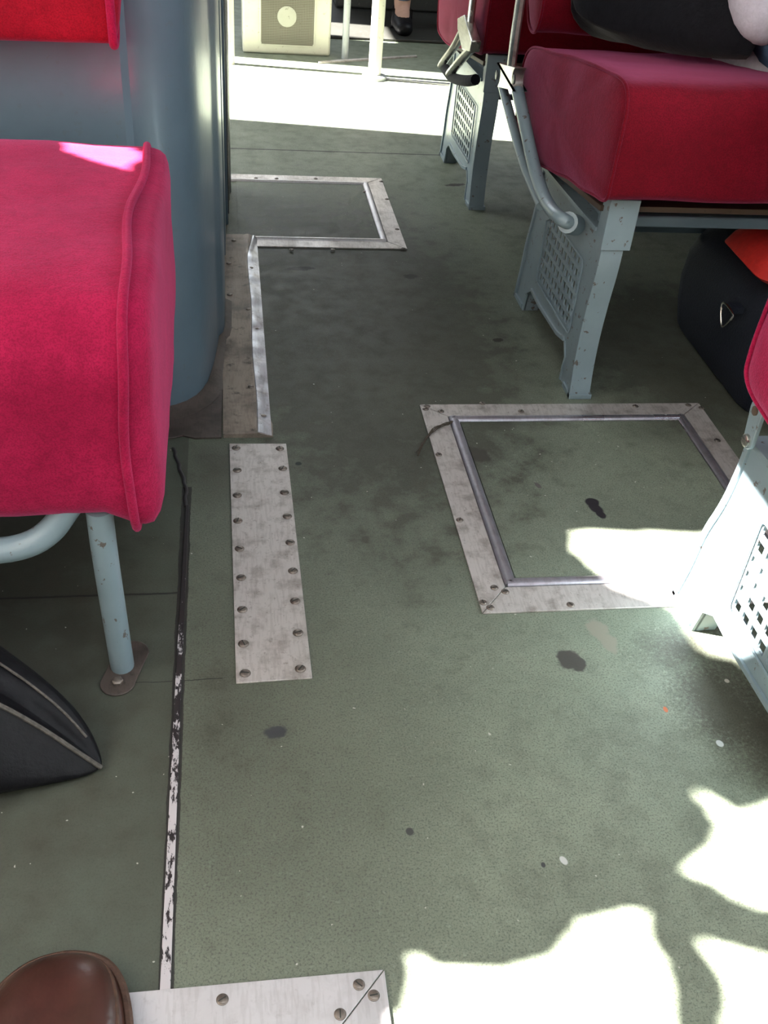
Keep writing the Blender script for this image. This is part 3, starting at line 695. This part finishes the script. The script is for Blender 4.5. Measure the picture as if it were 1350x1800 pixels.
# bag in the lower left
hbx = thing('leather_bag', 'black leather bag with worn edge lying on the floor at left', 'bag', (-.32, .80, 0))
def lv(px, py, z): return at(px, py, z=z)
foot_ = [(179, 1356, 0), (135, 1385, 0), (90, 1405, 0), (45, 1423, 0), (0, 1440, 0), (-120, 1490, 0), (-360, 1590, 0)]
ridge_ = [(179, 1350, .006), (135, 1321, .030), (90, 1291, .052), (45, 1264, .075), (0, 1240, .10), (-120, 1185, .15), (-360, 1100, .18)]
far_ = [(181, 1343, .005), (165, 1292, .022), (141, 1250, .042), (108, 1213, .062), (50, 1163, .085), (-90, 1060, .13), (-420, 870, .16)]
rings = []; RD = []; FR = []
for f_, g_, h_ in zip(foot_, ridge_, far_):
    foot = at(f_[0], f_[1], z=.001); rid = at(g_[0], g_[1], z=g_[2]); far = at(h_[0], h_[1], z=h_[2]); k = min(1, rid.z/.06)
    m1 = rid.lerp(far, .30)-Vector((0, 0, .012*k)); m2 = rid.lerp(far, .55)+Vector((0, 0, .004*k)); m3 = rid.lerp(far, .8)+Vector((0, 0, .010*k))
    ff = Vector((far.x, far.y+.006, .001)); RD.append(rid); FR.append(m2)
    rings.append([foot, foot.lerp(rid, .5)-Vector((0, .003*k, 0)), rid.lerp(foot, .06), rid, rid.lerp(m1, .15), m1, m1.lerp(m2, .6), m2, m3, far, far.lerp(ff, .5), ff])
bd = blob(rings, 'body', 'black_leather', hbx, .002, 4)
bd.modifiers.new('sub', 'SUBSURF').render_levels = 2
obj('worn_edge', tube(smooth_path([p+Vector((0, -.001, .0015)) for p in RD], 2), .0028, 8), 'edge_worn', hbx, label='scuffed pale edge')
obj('seam', tube(smooth_path([p+Vector((0, .004, .003)) for p in FR[1:]], 2), .0016, 8), 'edge_worn', hbx, label='worn top seam')

# coat on the middle seat
rc = []
for k, (x, s, y0) in enumerate(((.665, .10, 2.06), (.69, .45, 2.05), (.75, .75, 2.01), (.82, .95, 1.94), (.87, 1.1, 1.88), (.90, .95, 1.86), (.915, .6, 1.86))):
    ring = []
    for a in range(18):
        th = 2*math.pi*a/18; yy = min(y0+math.cos(th)*.150*s, 2.085); zz = .60+math.sin(th)*.12*s+.02*math.sin(3*th+k)
        ring.append(Vector((x, yy, max(zz, .532+(2.0-yy)*.13))))
    rc.append(ring)
coat = blob(rc, 'coat', 'coat', None, .012, 12, subsurf=1); tag(coat, 'heap of black cloth lying at the back of the middle right seat', 'coat')

# ------------------------------------------------------------------ people
def skinned(name, verts, edges, radii, mat, parent, root=0, sub=2):
    org = origin[parent.name] if parent else Vector((0, 0, 0))
    bm = bmesh.new(); lay = bm.verts.layers.skin.verify(); vs_ = [bm.verts.new(Vector(v)-org) for v in verts]
    for a, b in edges: bm.edges.new((vs_[a], vs_[b]))
    for i, v in enumerate(vs_):
        r = radii[i]; v[lay].radius = (r, r) if not isinstance(r, tuple) else r; v[lay].use_root = (i == root)
    me = bpy.data.meshes.new(name); bm.to_mesh(me); bm.free(); me.materials.append(M[mat])
    o = bpy.data.objects.new(name, me); C.objects.link(o)
    if parent: o.parent = parent
    origin[o.name] = org
    s = o.modifiers.new('skin', 'SKIN'); s.use_smooth_shade = True
    u = o.modifiers.new('sub', 'SUBSURF'); u.levels = u.render_levels = sub
    return o
def person(label, B, top, trousers, shoe, facing=-1, seat_z=.58, elbow=.18, group=None):
    """seated figure; B = pelvis x,y ; facing -1 looks toward the near end of the bus"""
    x, y = B; f = facing; z = seat_z+.10; t = thing('person', label, 'person', (x, y, 0), group)
    pel = (x, y, z); sp1 = (x, y-f*.02, z+.16); ch = (x, y-f*.04, z+.36); nk = (x, y-f*.03, z+.47); hd0 = (x, y-f*.01, z+.53); hd = (x, y+f*.01, z+.62); hdt = (x, y, z+.70)
    V_ = [pel, sp1, ch, nk, hd0, hd, hdt]; E_ = [(i, i+1) for i in range(6)]; Rr = [(.14, .11), (.13, .10), (.15, .11), .055, .06, .082, .06]
    for s in (-1, 1):
        i = len(V_); hx = x+s*.10; kz = seat_z+.03
        V_ += [(hx, y+f*.06, z-.03), (hx+s*.02, y+f*.28, z-.02), (hx+s*.02, y+f*.50, kz), (hx+s*.02, y+f*.53, kz*.5), (hx+s*.02, y+f*.52, .09), (hx+s*.025, y+f*.64, .035)]
        Rr += [.085, .075, .058, .052, .036, .028]; E_ += [(0, i)]+[(i+k, i+k+1) for k in range(5)]
        i = len(V_)
        V_ += [(x+s*.17, y-f*.04, z+.42), (x+s*.22, y-f*.0, z+elbow), (x+s*.15, y+f*.19, z+.07), (x+s*.10, y+f*.26, z+.07)]
        Rr += [.055, .045, .035, .026]; E_ += [(2, i)]+[(i+k, i+k+1) for k in range(3)]
        w0 = i+3; wx, wy, wz = V_[w0]
        for q in range(4):
            j = len(V_); V_ += [(wx-s*(.03)+q*.017*s*-1+s*.03, wy+f*.055, wz+.012), (wx-s*.01+q*.016*-s, wy+f*.095, wz-.005)]; Rr += [.010, .008]; E_ += [(w0, j), (j, j+1)]
        j = len(V_); V_ += [(wx-s*.035, wy+f*.02, wz+.015)]; Rr += [.010]; E_ += [(w0, j)]
    body = skinned('body', V_, E_, Rr, 'skin', t)
    skinned('hair', [(x, y-f*.015, z+.61), (x, y-f*.015, z+.69), (x, y-f*.05, z+.55)], [(0, 1), (0, 2)], [.088, .075, .07], 'hair', t)
    obj('nose', disc((x, y+f*.092, z+.605), .012, .03*f, 8, axis='y'), 'skin', t)
    for s in (-1, 1): obj('eye', disc((x+s*.032, y+f*.083, z+.63), .011, .008*f, 10, axis='y'), 'white_trim', t)
    obj('mouth', box(x-.024, x+.024, min(y+f*.075, y+f*.088), max(y+f*.075, y+f*.088), z+.572, z+.578), 'red_cloth', t)
    # clothes follow the same bones
    V2 = [(x, y, z-.015), sp1, ch, (x, y-f*.03, z+.44), (x, y, z-.05)]; E2 = [(0, 1), (1, 2), (2, 3), (0, 4)]; R2 = [(.172, .15), (.16, .13), (.17, .13), .07, (.165, .14)]
    for s in (-1, 1):
        i = len(V2); V2 += [(x+s*.17, y-f*.04, z+.42), (x+s*.225, y, z+elbow), (x+s*.19, y+f*.10, z+elbow*.4+.04), (x+s*.15, y+f*.19, z+.08)]; R2 += [.07, .068, .066, .054]; E2 += [(2, i), (i, i+1), (i+1, i+2), (i+2, i+3)]; V2 += [(x+s*.20, y+f*.09, z-.005), (x+s*.185, y+f*.17, z-.02)]; R2 += [.062, .050]; E2 += [(i+1, i+4), (i+4, i+5)]
    skinned('jacket', V2, E2, R2, top, t)
    V3 = [(x, y, z+.02), (x, y, z-.02)]; E3 = [(0, 1)]; R3 = [(.155, .125), (.13, .11)]
    for s in (-1, 1):
        hx = x+s*.10; kz = seat_z+.03; i = len(V3); V3 += [(hx, y+f*.06, z-.03), (hx+s*.02, y+f*.28, z-.02), (hx+s*.02, y+f*.50, kz), (hx+s*.02, y+f*.53, kz*.5), (hx+s*.02, y+f*.52, .11)]; R3 += [.097, .09, .073, .065, .055]; E3 += [(1, i)]+[(i+k, i+k+1) for k in range(4)]
    skinned('trousers', V3, E3, R3, trousers, t)
    for s in (-1, 1):
        hx = x+s*.10; skinned('shoe', [(hx+s*.02, y+f*.50, .045), (hx+s*.024, y+f*.60, .042), (hx+s*.026, y+f*.70, .032), (hx+s*.02, y+f*.515, .09)], [(0, 1), (1, 2), (0, 3)], [(.045, .045), (.046, .038), (.034, .026), .045], shoe, t)
    return t
person('person sitting by the right window in a lilac-white jacket and blue jeans', (1.10, 1.86), 'sleeve', 'denim', 'black_leather', -1, .555, .06)
person('person at the far end in blue jeans and black shoes, seated', (.87, 5.14), 'coat', 'denim', 'black_leather', -1, .47)

# ------------------------------------------------------------------ far end of the bus
hx = thing('heater_box', 'cream painted heater box with round-centred mesh grille at the far end', 'heater', (.235, 4.2, 0))
obj('case', box(.066, .400, 4.10, 4.34, .0, .46), 'cream', hx, bevel=.008)
bm = bmesh.new()
for i in range(34): box(.137+i*.0058, .1395+i*.0058, 4.0925, 4.0945, .036, .245, bm)
for k in range(36): box(.135, .335, 4.0945, 4.0962, .036+k*.0058, .0385+k*.0058, bm)
obj('grille', bm, 'mesh', hx, smooth=False, label='fine grey wire mesh')
obj('grille_back', prism(rrect(.133, .337, .034, .247, .012), 4.097, 4.101, 'y'), 'brown_board', hx)
obj('grille_border', tube([(a, 4.096, b) for a, b in rrect(.133, .337, .034, .247, .012)], .003, 8, closed=True), 'cream', hx)
obj('centre_boss', disc((.232, 4.0945, .135), .036, -.004, 24, axis='y'), 'mesh_disc', hx)
def pole(label, x, y, r, mat, flange_=True, grp='upright grab poles at the far end'):
    t = thing('grab_pole', label, 'pole', (x, y, 0), grp)
    obj('tube', tube([(x, y, 0), (x, y, .6), (x, y, ZC)], r, 20), mat, t)
    if flange_: obj('base_flange', disc((x, y, 0), r*1.9, .016, 24), 'lid_grey', t, label='grey round foot')
pole('thick cream grab pole with round foot on the sunlit floor', .537, 3.811, .0235, 'cream')
pole('thin grey grab pole just right of the heater box', .456, 4.085, .013, 'lid_grey', False)
pole('pale grab pole at the dark partition edge left of the heater box', .018, 3.93, .016, 'cream', False)
a, b = at(676, 140, z=0), at(800, 152, z=0)
tag(obj('step_edge', prism([(a.x, a.y), (b.x+.3, b.y-.06), (b.x+.3, b.y-.045), (a.x, a.y+.015)], 0, .004), 'alu_clean'), 'thin metal step edging right of the cream grab pole', 'floor strip')
a, b = at(560, 112, z=0), at(733, 101, z=0)
tag(obj('threshold_strip', prism([(a.x, a.y), (b.x, b.y), (b.x, b.y+.02), (a.x, a.y+.02)], 0, .005), 'alu'), 'faint metal threshold strip behind the cream grab pole', 'floor strip')
# dark raised floor and seat bases at the far end
tag(obj('far_platform', box(.42, XR, 4.40, 6.5, 0, .012), 'dark', bevel=.004), 'dark rubber platform mat under the far seats', 'mat')
fs = thing('bench_seat', 'dark bench seat at the very far end behind the poles', 'seat', (.9, 5.1, 0))
obj('base', box(.50, 1.5, 4.95, 5.35, .013, .36), 'dark', fs, bevel=.01)
obj('cushion', box(.48, 1.5, 4.80, 5.35, .37, .47), 'velvet_dark', fs, bevel=.02)

# ------------------------------------------------------------------ photographer's shoe
sh = thing('shoe', 'brown leather shoe with stitched rim at the bottom left corner', 'shoe', (-.18, .36, 0))
prof = []   # (y, centre x, half width, top z)
for y, cx, hw, tz in ((.540, -.180, .006, .020), (.536, -.180, .026, .030), (.527, -.181, .042, .040), (.510, -.183, .056, .049), (.485, -.185, .066, .055), (.455, -.187, .072, .060), (.42, -.188, .074, .068), (.38, -.187, .070, .082), (.33, -.185, .062, .102), (.28, -.183, .058, .112), (.235, -.182, .050, .110), (.215, -.182, .034, .10), (.208, -.182, .012, .09)):
    prof.append((y-.018, cx+.012, hw*.96, tz))
rings = []
for y, cx, hw, tz in prof:
    r = []
    for k in range(24):
        th = 2*math.pi*k/24; c, s = math.cos(th), math.sin(th)
        zz = .012+(tz-.012)*(max(0, s)**.75) if s > 0 else .012
        r.append(Vector((cx+hw*(abs(c)**.8)*(1 if c > 0 else -1), y, zz)))
    rings.append(r)
up_ = obj('upper', loft(rings), 'shoe', sh, subsurf=1)
rim = [(cx+hw*1.03, y, .0165) for y, cx, hw, tz in prof]; rim2 = [(cx-hw*1.03, y, .0165) for y, cx, hw, tz in prof]
loop = smooth_path(rim+rim2[::-1], 2, True)
obj('welt', tube(loop, .0048, 8, closed=True), 'welt', sh, label='pale brown stitched welt')
rid = []
for y, cx, hw, tz in prof[:9]:
    rid.append((cx+hw*.90, y-.003, .012+(tz-.012)*.52))
rid2 = [(cx-(x-cx), y, z) for (x, y, z), (yy, cx, hw, tz) in zip(rid, prof[:9])]
obj('toe_ridge', tube(smooth_path(rid[::-1]+rid2, 1), .0026, 8), 'welt', up_)
so_ = prism([(x, y) for x, y, z in loop], 0, .013); obj('sole', so_, 'dark', sh)
